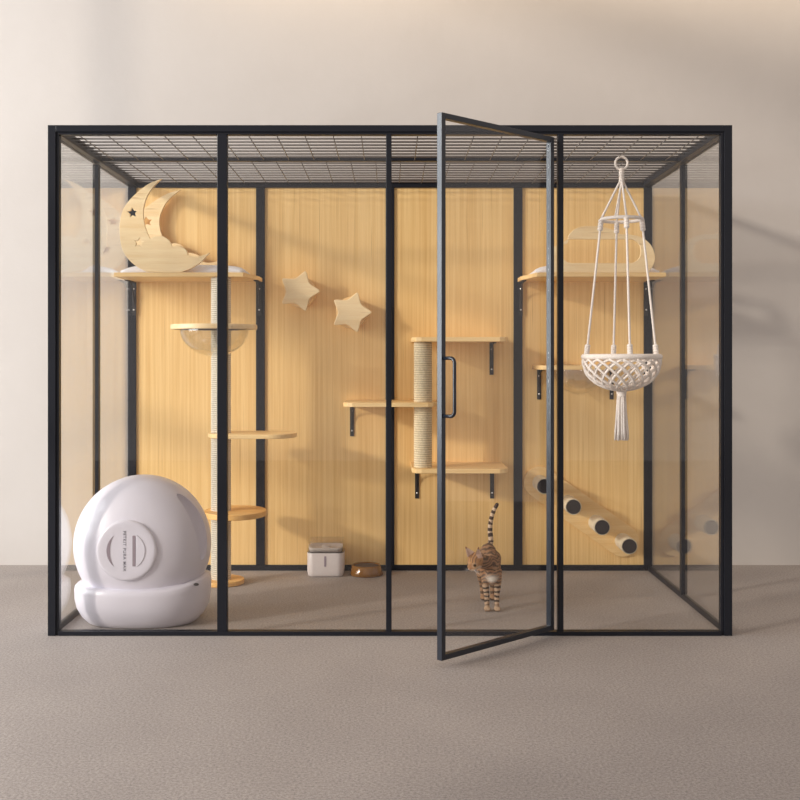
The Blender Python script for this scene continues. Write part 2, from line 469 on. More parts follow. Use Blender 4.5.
# ------------------------------------------------------------------ moon bed
def to2(pts, Y):
    return [(P(x, y, Y).x, P(x, y, Y).z) for x, y in pts]
YM = .906
arc_out = [(161.8, 178.8), (150, 183), (140, 190), (129, 200.5), (122.5, 211), (119.8, 222), (119.6, 234), (121, 245), (124.8, 254.5), (131, 262), (139, 268), (147.5, 272.2)]
bot = [(165, 272.3), (181, 272.3)]
arc_in1 = [(181, 272.3), (192, 268), (201, 262), (209.6, 252.6)]
low = [(209.6, 252.6), (203, 255.4), (195, 256.6), (187.5, 255)]
cloud1 = [(187.5, 255), (186, 250), (181, 247.2), (176, 246), (172, 246.3)]
cloud2 = [(172, 246.3), (169.5, 241), (165, 237.3), (159.5, 235.8), (154, 236.6), (150, 239)]
arc_in2 = [(150, 239), (146.4, 231), (144, 222), (143.2, 213), (144.2, 205), (147.5, 195.5), (153.5, 186.5), (161.8, 178.8)]
def chain(segs, Y):
    out = []
    for s in segs:
        c = catmull([(a, b, 0) for a, b in to2(s, Y)], 6)
        out += [(v.x, v.y) for v in c[:-1]]
    return out
def star2(cx, cz, R, r, rot, n=1):
    return [(cx + (R if k % 2 == 0 else r) * math.cos(rot + PI * k / 5), cz + (R if k % 2 == 0 else r) * math.sin(rot + PI * k / 5)) for k in range(10)]
outer = chain([arc_out, bot, arc_in1, low, cloud1, cloud2, arc_in2], YM)
outer = [(x, max(z, ZS1 + .0005)) for x, z in outer]
h1 = P(132.4, 212.6, YM); h2 = P(138.9, 242.6, YM)
holes = [star2(h1.x, h1.z, .026, .0125, PI / 2 + .1), star2(h2.x, h2.z, .025, .012, PI / 2 - .15)]
moon = thing('moon_bed', 'crescent moon shaped wooden cat bed panel with star cut-outs on the left corner shelf', 'cat bed', (-1.13, 1.05, ZS1))
me = plate([outer] + holes, .016, .0015); me.transform(Matrix.Translation((0, YM, 0)))
link('front_panel', me, M['pale'], moon)
wide = lambda L: [((-1.17 + (x + 1.17) * 1.26 + .007) if x < -1.17 else (-1.17 + (x + 1.17) * 1.2 + .008) if z > 1.70 else x + .008, z) for x, z in L]
me = plate([wide(outer)] + [wide(h) for h in holes], .014, .0015); me.transform(Matrix.Translation((0, 1.236, 0)))
link('back_panel', me, M['pale'], moon)
# second, set-back cloud bump on the front
cl = catmull([(a, b, 0) for a, b in to2([(171, 262), (170, 250), (175, 245.4), (181, 245.8), (186, 250.3), (187.6, 256.5), (184, 264)], YM)], 6, True)
me = plate([[(v.x, v.y) for v in cl]], .016, .0015); me.transform(Matrix.Translation((0, YM + .018, 0)))
link('cloud_panel', me, M['pale'], moon)

# ------------------------------------------------------------------ cloud bed on the right
c_out = [(553, 272.3), (549, 262), (551, 251), (558, 244.5), (567, 243), (569, 235), (576, 228.5), (586, 226), (600, 226.5), (612, 229.5), (620, 234), (630, 234.5), (642, 237.5), (651, 245), (655, 256), (653.5, 265), (648, 272.3)]
pc = [(v.x, max(v.y, ZS1 + .0005)) for v in catmull([(a, b, 0) for a, b in to2(c_out, YM)], 6)]
a, b = P(561, 239, YM), P(641, 263, YM)
win = rrect(a.x, b.x, b.z, a.z, (a.z - b.z) * .46, 10)
cb = thing('cloud_bed', 'cloud shaped wooden cat bed panel with long rounded opening on the right corner shelf', 'cat bed', (1.0, 1.05, ZS1))
me = plate([pc, win], .016, .0015); me.transform(Matrix.Translation((0, YM, 0)))
link('front_panel', me, M['pale'], cb)


# ------------------------------------------------------------------ star steps
def smooth_star(R, rot=0):
    pts = []
    for k in range(120):
        a = 2 * PI * k / 120
        f = abs(((a * 5 / (2 * PI)) % 1) - .5) * 2         # 1 at the tips
        r = R * (.60 + .38 * f ** 2.0)
        r = min(r, R * (.935 + .0 * f)) if f < .97 else R * .940
        pts.append((r * math.cos(a + rot), r * math.sin(a + rot)))
    return pts
YS = 1.15
def star_step(px, py, label):
    c = P(px, py, YS)
    t = thing('star_step', label, 'wall step', (c.x, 1.281, c.z), 'wooden star wall steps')
    me = plate([smooth_star(.110)], .024, .004); me.transform(Matrix.Translation((c.x, YS, c.z)))
    link('star_top', me, M['pale'], t)
    bm = bmesh.new(); lathe(bm, [(.078, 0), (.078, .1805 - .075 + .0)], (c.x, YS + .0245, c.z), 48, axis='y')
    obj('round_spacer', bm, M['board'], t, bevel=.002)
    return t, c
s1, c1 = star_step(299, 291, 'upper left of the two wooden star steps on the back panel')
c2 = P(351, 312.3, YS)
s2 = s1.copy(); COL.objects.link(s2); s2.location = (c2.x, 1.281, c2.z)
s2['label'] = 'lower right of the two wooden star steps, nearer the middle post'
for ch in list(s1.children):
    k = ch.copy(); COL.objects.link(k); k.parent = s2

# ------------------------------------------------------------------ cat tree with round pole
TX, TY = P(221, 357, .97).x, .97
tree = thing('cat_tree', 'tall pale sisal-wrapped pole cat tree with wooden platforms, left behind the front post', 'cat tree', (TX, TY, 0))
def disc(cx, cy, r, z0, z1, n=48): 
    return slab([(cx + r * math.cos(2 * PI * k / n), cy + r * math.sin(2 * PI * k / n)) for k in range(n)], z0, z1)
obj('base', disc(TX + .004, TY, .108, 0, .022), M['honey'], tree, bevel=.004)
def sisal(name, cx, cy, r, z0, z1, parent, mat, pitch=.008):
    bm = bmesh.new(); prof = []; z = z0; n = int((z1 - z0) / pitch)
    prof.append((r - .002, z0))
    for i in range(n):
        for f, d in ((.15, 0), (.5, .0030), (.85, 0)):
            prof.append((r - .0024 + d, z0 + (i + f) * pitch))
    prof.append((r - .002, z1))
    lathe(bm, prof, (cx, cy, 0), 24)
    return obj(name, bm, mat, parent, smooth=True)
sisal('sisal_pole', TX, TY, .049, .022, ZS0 - .001, tree, M['sisalw'], .010)
zq = .342
pl = []
ax0, ax1 = TX + .065, 0
for k in range(56):
    a = 2 * PI * k / 56
    pl.append((TX + .068 + .150 * math.cos(a), TY + .005 + .175 * math.sin(a)))
obj('round_platform', slab(pl, zq - .016, zq + .010), M['honey'], tree, bevel=.003)
pl = rrect(P(209, 0, TY).x, P(296.5, 0, TY).x, TY - .13, TY + .14, .118, 10)
obj('long_platform', slab(pl, .706, .727), M['board'], tree, bevel=.003)
# hoop platform with clear bowl
bcx, bcy, bz = P(215, 0, .78).x, .755, 1.219
bm = bmesh.new(); lathe(bm, [(.158, 0), (.196, 0), (.198, .004), (.198, .018), (.196, .022), (.158, .022), (.158, 0)], (bcx, bcy, bz), 56)
hoop = obj('hoop_platform', bm, M['pale'], tree)
def bowl(name, c, r, d, parent, th=.004):
    bm = bmesh.new(); prof = []
    for k in range(15):
        a = PI / 2 * k / 14; prof.append((r * math.cos(a), -d * math.sin(a)))
    inn = []
    for k in range(15):
        a = PI / 2 * (14 - k) / 14; inn.append(((r - th) * math.cos(a), -(d - th) * math.sin(a)))
    prof = [(r + .012, 0)] + prof[:-1] + [(0, -d), (0, -(d - th))] + inn[1:] + [(r - th, .003), (r + .012, .003)]
    prof = [(p if p[0] > 1e-5 else (0, p[1])) for p in prof]
    lo = prof[:prof.index((0, -d)) + 1]; hi = prof[prof.index((0, -d)) + 1:]
    rr = lo
    lathe_open(bm, lo, c); lathe_open(bm, hi, c)
    bmesh.ops.remove_doubles(bm, verts=bm.verts, dist=1e-5)
    return tag(obj(name, bm, M['acrylic'], parent, smooth=True), 'clear see-through bowl')
def lathe_open(bm, prof, c, n=48):
    c = Vector(c); rings = []
    for r, h in prof:
        if r < 1e-6: rings.append([bm.verts.new(c + Vector((0, 0, h)))])
        else: rings.append([bm.verts.new(c + Vector((r * math.cos(2 * PI * k / n), r * math.sin(2 * PI * k / n), h))) for k in range(n)])
    for r0, r1 in zip(rings, rings[1:]):
        for k in range(n):
            a = list(dict.fromkeys([r0[k % len(r0)], r0[(k + 1) % len(r0)], r1[(k + 1) % len(r1)], r1[k % len(r1)]]))
            if len(a) > 2: bm.faces.new(a)
bowl('clear_bowl', (bcx, bcy, bz + .0), .157, .125, tree)

# ------------------------------------------------------------------ middle climber
YW = 1.281
cl = thing('climbing_shelf', 'three wooden boards joined by a sisal scratching column, mid back panel', 'cat shelf', (.3, YW, .533))
def cboard(name, x0, x1, z0, z1, yf=.935, r=.045):
    poly = [(x0, YW), (x0, yf + r), (x0 + r * .45, yf + r * .2), (x0 + r, yf), (x1 - r, yf), (x1 - r * .45, yf + r * .2), (x1, yf + r), (x1, YW)]
    return obj(name, slab(poly, z0, z1), M['board'], cl, bevel=.002)
cboard('top_board', .106, .572, 1.166, 1.188); cboard('lower_board', .106, .572, .533, .555)
cboard('step_board', -.226, .228, .852, .873)
sisal('sisal_column', .161, 1.02, .0455, .555, 1.166, cl, M['sisal'], .011)
bracket(cl, P(491.5, 0, YW).x, 1.166, YW, h=.165); bracket(cl, P(417, 0, YW).x, .533, YW, h=.165)
bracket(cl, P(492, 0, YW).x, .533, YW, h=.165); bracket(cl, P(352, 0, YW).x, .852, YW, h=.165)

# ------------------------------------------------------------------ bowl shelf at right
bs = thing('bowl_shelf', 'low wooden wall shelf holding a clear bowl, behind the hanging rope basket', 'shelf', (.94, YW, 1.03))
x0, x1, y0 = .728, 1.150, .955
cxb, cyb, rb = P(579, 0, 1.11).x, 1.11, .134
rect = [(x0, YW), (x0, y0 + .05), (x0 + .015, y0 + .015), (x0 + .05, y0), (x1 - .05, y0), (x1 - .015, y0 + .015), (x1, y0 + .05), (x1, YW)]
me = plate([rect, [(cxb + rb * math.cos(2 * PI * k / 40), cyb + rb * math.sin(2 * PI * k / 40)) for k in range(40)]], .021, .001, plane='xy')
me.transform(Matrix.Translation((0, 0, 1.0405)))
link('board', me, M['board'], bs)
bracket(bs, P(539, 0, YW).x, 1.03, YW); bracket(bs, P(611.5, 0, YW).x, 1.03, YW)
bowl('clear_bowl', (cxb, cyb, 1.0515), rb - .002, .147, bs)

# ------------------------------------------------------------------ tube steps
ts = thing('tube_climber', 'slanting wall board with four short dark-ended tubes, low in the right corner', 'wall climber', (.96, YW, .29))
ends = [(544.6, 486.4), (573.6, 507), (602.3, 527.4), (629.6, 546.4)]
YE = 1.105
cs = [P(x, y, YE) for x, y in ends]
d = (cs[3] - cs[0]); ang = math.atan2(d.z, d.x); R = .082
out = []
for k in range(17): a = ang + PI / 2 + PI * k / 16; out.append((cs[0].x + R * math.cos(a), cs[0].z + R * math.sin(a)))
for k in range(17): a = ang - PI / 2 + PI * k / 16; out.append((cs[3].x + R * math.cos(a), cs[3].z + R * math.sin(a)))
me = plate([out], .018, .002); me.transform(Matrix.Translation((0, YW - .018, 0)))
link('backboard', me, M['board'], ts)
for c in cs:
    bm = bmesh.new(); lathe(bm, [(.0345, .004), (.0385, 0), (.040, .002), (.040, .158)], (c.x, YE, c.z), 32, axis='y')
    tb = obj('tube', bm, M['tube'], ts, smooth=False)
    bm = bmesh.new(); lathe(bm, [(.0350, -.001), (.0350, .006)], (c.x, YE - .0005, c.z), 32, axis='y')
    tag(obj('end_cap', bm, M['dark'], tb), 'dark round end cap')

# ------------------------------------------------------------------ litter box
LX, LY = -1.028, .262
lb = thing('litter_box', 'round white covered litter box standing in the front left corner', 'litter box', (LX, LY, 0))
def superell(bm, c, r, e, u=64, v=40, mi=0, fn=None):
    vs = []
    sg = lambda x, p: math.copysign(abs(x) ** p, x)
    for j in range(v + 1):
        ph = -PI / 2 + PI * j / v; row = []
        for i in range(u):
            th = 2 * PI * i / u
            # pole along y
            x = r[0] * sg(math.cos(ph), e[0]) * math.cos(th); z = r[2] * sg(math.cos(ph), e[0]) * math.sin(th)
            y = r[1] * sg(math.sin(ph), e[1])
            row.append((c[0] + x, c[1] + y, c[2] + z))
        vs.append(row)
    V = [[bm.verts.new(p) for p in (row if 0 < j < v else row[:1])] for j, row in enumerate(vs)]
    for j in range(v):
        a, b = V[j], V[j + 1]
        for i in range(u):
            q = list(dict.fromkeys([a[i % len(a)], a[(i + 1) % len(a)], b[(i + 1) % len(b)], b[i % len(b)]]))
            if len(q) > 2: bm.faces.new(q).material_index = mi
bm = bmesh.new(); superell(bm, (LX, LY, .316), (.281, .200, .286), (.90, .86))
globe = obj('globe', bm, [M['white'], M['lilac']], lb, smooth=True)
# scooped opening facing right
cut = bmesh.new(); rings = []; K = 26
for k in range(K + 1):
    f = k / K; ph = math.radians(-12 + 66 * f); w = .006 + .030 * math.sin(PI * f) ** .55
    ring = []
    for q in range(16):
        t = 2 * PI * q / 16; rad_ = .262 + 1.15 * w * math.cos(t)
        ring.append(cut.verts.new((LX + rad_ * math.cos(ph), LY - .078 + w * math.sin(t), .316 + rad_ * math.sin(ph))))
    rings.append(ring)
for a, b in zip(rings, rings[1:]):
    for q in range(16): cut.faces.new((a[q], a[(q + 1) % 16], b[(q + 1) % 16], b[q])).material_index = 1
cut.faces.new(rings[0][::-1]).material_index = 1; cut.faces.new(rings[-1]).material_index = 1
co = obj('cutter', cut, [M['white'], M['lilac']], lb)
bo = globe.modifiers.new('b', 'BOOLEAN'); bo.operation = 'DIFFERENCE'; bo.object = co; bo.solver = 'EXACT'
bpy.context.view_layer.update()
dg = bpy.context.evaluated_depsgraph_get()
nm = bpy.data.meshes.new_from_object(globe.evaluated_get(dg)); globe.modifiers.clear(); globe.data = nm
bpy.data.objects.remove(co)
for p in nm.polygons: p.use_smooth = True
nm.set_sharp_from_angle(angle=math.radians(40))
# rim of the opening: follow the boundary between the two materials
bm = bmesh.new(); bm.from_mesh(nm)
bed = [e for e in bm.edges if len(e.link_faces) == 2 and e.link_faces[0].material_index != e.link_faces[1].material_index]
adj = {}
for e in bed:
    a, b = e.verts; adj.setdefault(a, []).append(b); adj.setdefault(b, []).append(a)
loop = []
if adj:
    st = next(iter(adj)); loop = [st]; prev = None; cur = st
    while True:
        nx = [q for q in adj[cur] if q is not prev]
        if not nx: break
        prev, cur = cur, nx[0]
        if cur is st or len(loop) > 2000: break
        loop.append(cur)
pts = [v.co.copy() + Vector((LX, LY, 0)) for v in loop]
bm.free()
if len(pts) > 20:
    for _ in range(6): pts = [(pts[i - 1] + pts[i] * 2 + pts[(i + 1) % len(pts)]) / 4 for i in range(len(pts))]
    pts = pts[::2]
    bm = bmesh.new(); tube(bm, pts, .0078, 8, closed=True)
    obj('opening_rim', bm, M['white'], lb, smooth=True)
# base tray
def ringshape(bm, levels, n=72):
    rings = []
    for z, a, b, tilt in levels:
        r = []
        for k in range(n):
            t = 2 * PI * k / n; c, s = math.cos(t), math.sin(t)
            x = .003 + (a - .004) * math.copysign(abs(c) ** .85, c); y = b * math.copysign(abs(s) ** .80, s)
            r.append(bm.verts.new((LX + x, LY + y, z + tilt * 1.9 * max(0, c) ** 3)))
        rings.append(r)
    for r0, r1 in zip(rings, rings[1:]):
        for k in range(n): bm.faces.new((r0[k], r0[(k + 1) % n], r1[(k + 1) % n], r1[k]))
    bm.faces.new(rings[0][::-1]); bm.faces.new(rings[-1])
bm = bmesh.new()
ringshape(bm, [(0, .215, .150, 0), (.006, .228, .162, 0), (.03, .252, .180, 0), (.065, .272, .193, 0), (.10, .280, .199, .004), (.135, .281, .201, .012), (.152, .279, .199, .016), (.160, .272, .193, .018), (.163, .262, .184, .018)])
obj('base', bm, M['white'], lb, smooth=True)
# round cover on the side that faces the room
DX, DZc = -1.047, .322
yf = LY - .193
bm = bmesh.new()
lathe(bm, [(.122, .022), (.1205, -.004), (.116, -.0085), (.108, -.010), (.090, -.0105), (0, -.0105)], (DX, yf, DZc), 64, axis='y')
cover = obj('round_cover', bm, M['white'], lb, smooth=True)
cover.data.set_sharp_from_angle(angle=math.radians(50))
# crescent recess and bar recess as thin set-in shapes on the cover
def arcshape(r0, r1, a0, a1, n=16):
    o = [(DX + r0 * math.cos(a0 + (a1 - a0) * k / n), DZc + r0 * math.sin(a0 + (a1 - a0) * k / n)) for k in range(n + 1)]
    i = [(DX + r1 * math.cos(a0 + (a1 - a0) * k / n), DZc + r1 * math.sin(a0 + (a1 - a0) * k / n)) for k in range(n + 1)]
    return o + i[::-1]
def crescent(n=20, ax=-1):
    A = math.radians(128), math.radians(232)
    o = [(DX + .078 * math.cos(A[0] + (A[1] - A[0]) * k / n), DZc + .078 * math.sin(A[0] + (A[1] - A[0]) * k / n)) for k in range(n + 1)]
    i = [(DX + (.078 - .013 * math.sin(PI * k / n)) * math.cos(A[0] + (A[1] - A[0]) * k / n), DZc + (.078 - .013 * math.sin(PI * k / n)) * math.sin(A[0] + (A[1] - A[0]) * k / n)) for k in range(1, n)]
    return o + i[::-1]
me = plate([crescent()], .003, 0); me.transform(Matrix.Translation((0, yf - .012, 0)))
link('recess', me, M['slot'], cover)
me = plate([rrect(DX + .025, DX + .037, DZc - .061, DZc + .061, .002, 3)], .003, 0); me.transform(Matrix.Translation((0, yf - .012, 0)))
link('recess', me, M['slot'], cover)
def seg_d():
    a0, a1 = math.radians(-56), math.radians(56)
    return [(DX + .0755 * math.cos(a0 + (a1 - a0) * k / 16), DZc + .0755 * math.sin(a0 + (a1 - a0) * k / 16)) for k in range(17)] + [(DX + .040, DZc + .0626), (DX + .040, DZc - .0626)]
me = plate([seg_d()], .006, .0015); me.transform(Matrix.Translation((0, yf - .0135, 0)))
link('raised_panel', me, M['white'], cover)
tcv = bpy.data.curves.new('lettering', 'FONT'); tcv.body = 'PETKIT PURA MAX'; tcv.size = .0165; tcv.align_x = 'CENTER'; tcv.align_y = 'CENTER'
tcv.extrude = .0008; tcv.space_character = 1.22; tcv.offset = .0002
to = bpy.data.objects.new('lettering', tcv); COL.objects.link(to); bpy.context.view_layer.update()
tm = bpy.data.meshes.new_from_object(to.evaluated_get(bpy.context.evaluated_depsgraph_get())); bpy.data.objects.remove(to)
w = max(v.co.x for v in tm.vertices) - min(v.co.x for v in tm.vertices)
k = .160 / w
# text runs downwards: local x -> -z, local y -> +x
tm.transform(Matrix(((0, 1, 0, DX - .007), (0, 0, -1, yf - .0110), (-k, 0, 0, DZc), (0, 0, 0, 1))))
tag(link('lettering', tm, M['ink'], cover), 'small grey lettering running downwards')
# button on the base
bp_ = P(197, 583.5, .145)
bm = bmesh.new(); ball(bm, (bp_.x, .128, bp_.z), (.011, .006, .006), u=12, v=8)
tag(obj('button', bm, M['dark'], lb, smooth=True), 'small dark button')

# ------------------------------------------------------------------ water fountain
wf = thing('water_fountain', 'greige water fountain with clear top on the floor by the back panel', 'water fountain', (P(325.5, 0, 1.19).x, 1.19, 0))
fx = P(325.5, 0, 1.13).x
def rbody(bm, x0, x1, y0, y1, r, zs):
    rings = []
    for z, ins in zs:
        rings.append([bm.verts.new((x, y, z)) for x, y in rrect(x0 + ins, x1 - ins, y0 + ins, y1 - ins, max(r - ins, .004), 6)])
    n = len(rings[0])
    for a, b in zip(rings, rings[1:]):
        for k in range(n): bm.faces.new((a[k], a[(k + 1) % n], b[(k + 1) % n], b[k]))
    bm.faces.new(rings[0][::-1]); bm.faces.new(rings[-1])
X0, X1, Y0, Y1 = fx - .0915, fx + .0915, 1.105, 1.262
bm = bmesh.new(); rbody(bm, X0, X1, Y0, Y1, .034, [(0, .012), (.004, .006), (.012, .002), (.03, 0), (.116, 0), (.119, .002)])
body = obj('tank', bm, M['greige'], wf, smooth=True); body.data.set_sharp_from_angle(angle=math.radians(40))
me = plate([rrect(fx - .0055, fx + .0055, .052, .105, .005, 5)], .003, 0); me.transform(Matrix.Translation((0, Y0 - .0012, 0)))
tag(link('level_window', me, M['slot'], body), 'dark upright slot')
bm = bmesh.new(); rbody(bm, X0 + .001, X1 - .001, Y0 + .001, Y1 - .001, .033, [(.1192, 0), (.1205, -.001), (.122, 0)])
obj('seal', bm, M['dark'], wf)
# clear collar
bm = bmesh.new()
oz, iz = rrect(X0 + .001, X1 - .001, Y0 + .001, Y1 - .001, .034, 6), rrect(X0 + .005, X1 - .005, Y0 + .005, Y1 - .005, .030, 6)
R4 = [[bm.verts.new((x, y, z)) for x, y in L] for L, z in ((oz, .1221), (oz, .176), (iz, .176), (iz, .1221))]
for a, b in zip(R4, R4[1:] + R4[:1]):
    for k in range(len(a)): bm.faces.new((a[k], a[(k + 1) % len(a)], b[(k + 1) % len(a)], b[k]))
obj('clear_lid', bm, M['acrylic'], wf, smooth=False)
# white basin inside
bm = bmesh.new(); rings = []
for z, ins in ((.1221, .012), (.134, .009), (.143, .007), (.145, .012), (.138, .020), (.134, .040)):
    rings.append([bm.verts.new((x, y, z)) for x, y in rrect(X0 + ins, X1 - ins, Y0 + ins, Y1 - ins, .030, 6)])
for a, b in zip(rings, rings[1:]):
    for k in range(len(a)): bm.faces.new((a[k], a[(k + 1) % len(a)], b[(k + 1) % len(a)], b[k]))
bm.faces.new(rings[0][::-1]); bm.faces.new(rings[-1])
basin = obj('basin', bm, M['greige'], wf, smooth=True)
bm = bmesh.new(); ball(bm, (fx, 1.185, .138), (.022, .022, .012)); obj('spout', bm, M['greige'], basin, smooth=True)

# ------------------------------------------------------------------ food bowl
fb = P(366.3, 0, 1.17)
bowlt = thing('food_bowl', 'shiny amber pet bowl with dark food on the floor beside the water fountain', 'pet bowl', (fb.x, 1.17, 0))
bm = bmesh.new(); lathe(bm, [(.078, 0), (.0835, .003), (.080, .02), (.074, .047), (.070, .051), (.064, .048), (.05, .034), (0, .028)], (fb.x, 1.17, 0), 48)
obj('dish', bm, M['amber'], bowlt, smooth=True)
bm = bmesh.new(); lathe(bm, [(.0625, .042), (.061, .0465), (.05, .049), (.02, .051), (0, .052)], (fb.x, 1.17, 0), 32)
obj('food', bm, M['kibble'], bowlt, smooth=True)

# ------------------------------------------------------------------ macrame basket
HYc = .550
hc = P(621.5, 357, HYc); hx = hc.x
S = F / (HYc + D0)
zz = lambda py: EYE - (py - CY) / S
ham = thing('hanging_basket', 'cream macrame rope basket with tassel hanging from the roof on the right', 'hanging basket', (hx, HYc, zz(155)))
cm = M['cotton']
bm = bmesh.new(); Rr = .0275
tube(bm, [(hx + Rr * math.cos(2 * PI * k / 28), HYc, zz(163.2) + Rr * math.sin(2 * PI * k / 28)) for k in range(28)], .0052, 10, closed=True)
obj('top_ring', bm, cm, ham, smooth=True)
bm = bmesh.new(); lathe(bm, [(.006, zz(183)), (.012, zz(182)), (.0095, zz(176)), (.010, zz(172)), (.008, zz(168))], (hx, HYc, 0), 14)
for i in range(5):
    z = zz(170 + i * 2.6)
    tube(bm, [(hx + .0105 * math.cos(a), HYc + .0105 * math.sin(a), z) for a in [2 * PI * k / 12 for k in range(12)]], .0025, 6, closed=True)
obj('top_wrap', bm, cm, ham, smooth=True)
zh, rh, zr, rr = zz(219.5), .090, EYE + .002, .165
bm = bmesh.new()
hoopp = [(hx + rh * math.cos(2 * PI * k / 40), HYc + rh * math.sin(2 * PI * k / 40), zh) for k in range(40)]
tube(bm, hoopp, .0075, 10, closed=True)
obj('hoop', bm, cm, ham, smooth=True)
for i in range(4):
    a = math.radians(1 + 90 * i); ca, sa = math.cos(a), math.sin(a)
    T = Vector((hx + .006 * ca, HYc + .006 * sa, zz(181))); A = Vector((hx + rh * ca, HYc + rh * sa, zh + .003))
    E = Vector((hx + .156 * ca, HYc + .156 * sa, zr))
    bm = bmesh.new()
    tube(bm, [T.lerp(A, k / 6) for k in range(7)], .0048, 8)
    L = (E - A); pts = [A + L * (k / 14) for k in range(15)]
    tube(bm, pts, .0050, 8)
    for f0, f1 in ((.005, .085), (.915, .985)):
        for j in range(4):
            q = A + L * (f0 + (f1 - f0) * (j + .5) / 4)
            ball(bm, q, (.0128, .0128, .0095), u=12, v=8)
    # fine spiral strand so that the cord reads as twisted
    sp = []
    for k in range(160):
        f = k / 159; q = A + L * f; b = f * 2 * PI * 30
        sp.append(q + Vector((math.cos(b), math.sin(b), 0)) * .0042)
    tube(bm, sp, .0020, 4)
    obj('cord', bm, cm, ham, smooth=True)
# two slack middle cords from the wrap to the hoop
bm = bmesh.new()
for ang0 in (60, 240):
    a = math.radians(ang0); tube(bm, [Vector((hx, HYc, zz(181))).lerp(Vector((hx + rh * math.cos(a), HYc + rh * math.sin(a), zh)), k / 4) for k in range(5)], .0038, 6)
obj('inner_cord', bm, cm, ham, smooth=True)
bm = bmesh.new()
tube(bm, [(hx + rr * math.cos(2 * PI * k / 56), HYc + rr * math.sin(2 * PI * k / 56), EYE + .001) for k in range(56)], .0125, 10, closed=True)
obj('rim', bm, cm, ham, smooth=True)
profb = catmull([(.168, -.012, 0), (.165, -.040, 0), (.150, -.078, 0), (.118, -.112, 0), (.070, -.136, 0), (.016, -.148, 0)], 5)
bm = bmesh.new()
for i in range(18):
    for sgn in (-1, 1):
        a0 = 2 * PI * i / 18; pts = []
        for k, p in enumerate(profb):
            a = a0 + sgn * 1.25 * (k / (len(profb) - 1)) ** .9
            pts.append((hx + (p.x + sgn * .002) * math.cos(a), HYc + (p.x + sgn * .002) * math.sin(a), EYE + p.y))
        tube(bm, pts, .0056, 6)
obj('net', bm, cm, ham, smooth=True)
bm = bmesh.new()
lathe(bm, [(.010, -.142), (.021, -.146), (.022, -.156), (.020, -.172), (.021, -.176)], (hx, HYc, EYE), 20)
zb_ = zz(440)
for i in range(26):
    a = i * 2.39996; r0 = .004 + .014 * math.sqrt(i / 26); r1 = .008 + .025 * math.sqrt(i / 26)
    w = random.uniform(-.002, .002)
    tube(bm, [(hx + (r0 + (r1 - r0) * f) * math.cos(a) + w * math.sin(6 * f), HYc + (r0 + (r1 - r0) * f) * math.sin(a), EYE - .172 + (zb_ + random.uniform(-.002, .002) - EYE + .172) * f) for f in (0, .2, .4, .6, .8, 1)], [.0045, .0048, .0046, .0044, .0042, .0030], 6)
obj('tassel', bm, cm, ham, smooth=True)

# ------------------------------------------------------------------ cat
from mathutils import Euler, Quaternion
bm = bmesh.new()
def cap(a, b, ra, rb, n=8):
    a, b = Vector(a), Vector(b)
    for k in range(n + 1):
        f = k / n; r = ra + (rb - ra) * f
        ball(bm, a.lerp(b, f), (r, r, r), u=14, v=10)
def chainc(pts, rads, n=6):
    for (p, q), (r, s) in zip(zip(pts, pts[1:]), zip(rads, rads[1:])): cap(p, q, r, s, n)
xl, xr = P(487.2, 0, .41).x, P(497.2, 0, .41).x
xc = (xl + xr) / 2 + .001
# trunk (towards the camera), chest to rump
ball(bm, (xc + .001, .445, .160), (.034, .043, .056))
ball(bm, (xc + .001, .47, .190), (.036, .050, .056))
ball(bm, (xc + .000, .53, .190), (.039, .070, .054))
ball(bm, (xc - .001, .59, .200), (.041, .060, .060))
ball(bm, (xc - .002, .63, .196), (.040, .040, .052))
ball(bm, (xc, .412, .152), (.024, .022, .038))
# neck and head
hd = P(475.3, 561.0, .352)
fwd = Vector((-.60, -.66, -.50)).normalized()
cap((xc - .004, .440, .195), hd + Vector((.022, .030, -.002)), .034, .027, 6)
side = fwd.cross(Vector((0, 0, 1))).normalized(); upv = side.cross(fwd).normalized()
rot = Matrix((side, fwd, upv)).transposed().to_quaternion()
ball(bm, hd, (.0335, .037, .0315), rot=rot)
ball(bm, hd + fwd * .020 - upv * .008, (.026, .026, .020), rot=rot)
for s_ in (-1, 1):
    ball(bm, hd + fwd * .034 - upv * .0125 + side * s_ * .0075, (.0115, .012, .0095), rot=rot)
    ball(bm, hd + fwd * .006 - upv * .012 + side * s_ * .017, (.016, .018, .015), rot=rot)
ball(bm, hd + fwd * .037 - upv * .006, (.008, .012, .008), rot=rot)
ball(bm, hd + fwd * .030 - upv * .021, (.010, .012, .006), rot=rot)
ball(bm, hd + fwd * .022 + upv * .008, (.012, .018, .012), rot=rot)
# ears: cupped triangles
ears = []
for tipp, bl, br, dy in (((478.4, 547.2), (474.6, 556.5), (483.8, 560.5), -.006), ((465.4, 546.8), (467.8, 557), (475.2, 553), -.012)):
    Te, Be1, Be2 = P(*tipp, hd.y + dy + .004), P(*bl, hd.y + dy - .006), P(*br, hd.y + dy + .006)
    ow = (Be2 - Te).cross(Be1 - Te).normalized()
    if ow.y > 0: ow = -ow
    ears.append((Te, Be1, Be2, ow))
    for f in [k / 14 for k in range(15)]:
        m0, m1 = Te.lerp(Be1, f), Te.lerp(Be2, f)
        for g in [k / 10 for k in range(11)]:
            wq = 2 * g - 1
            ball(bm, m0.lerp(m1, g) - ow * (.007 * f * (1 - wq * wq)), (.0028, .0028, .0028), u=6, v=4)
# front legs
for x in (xl, xr):
    sx = xc + (x - xc) * 1.15
    chainc([(sx + (x - xc) * .15, .452, .160), (x + (x - xc) * .25, .440, .112), (x, .428, .060), (x, .420, .018)], [.020, .0160, .0118, .0108])
    ball(bm, (x, .410, .0105), (.0145, .019, .0103))
    for j in (-1, 0, 1): ball(bm, (x + j * .0075, .3955, .0080), (.0050, .0080, .0075), u=10, v=8)
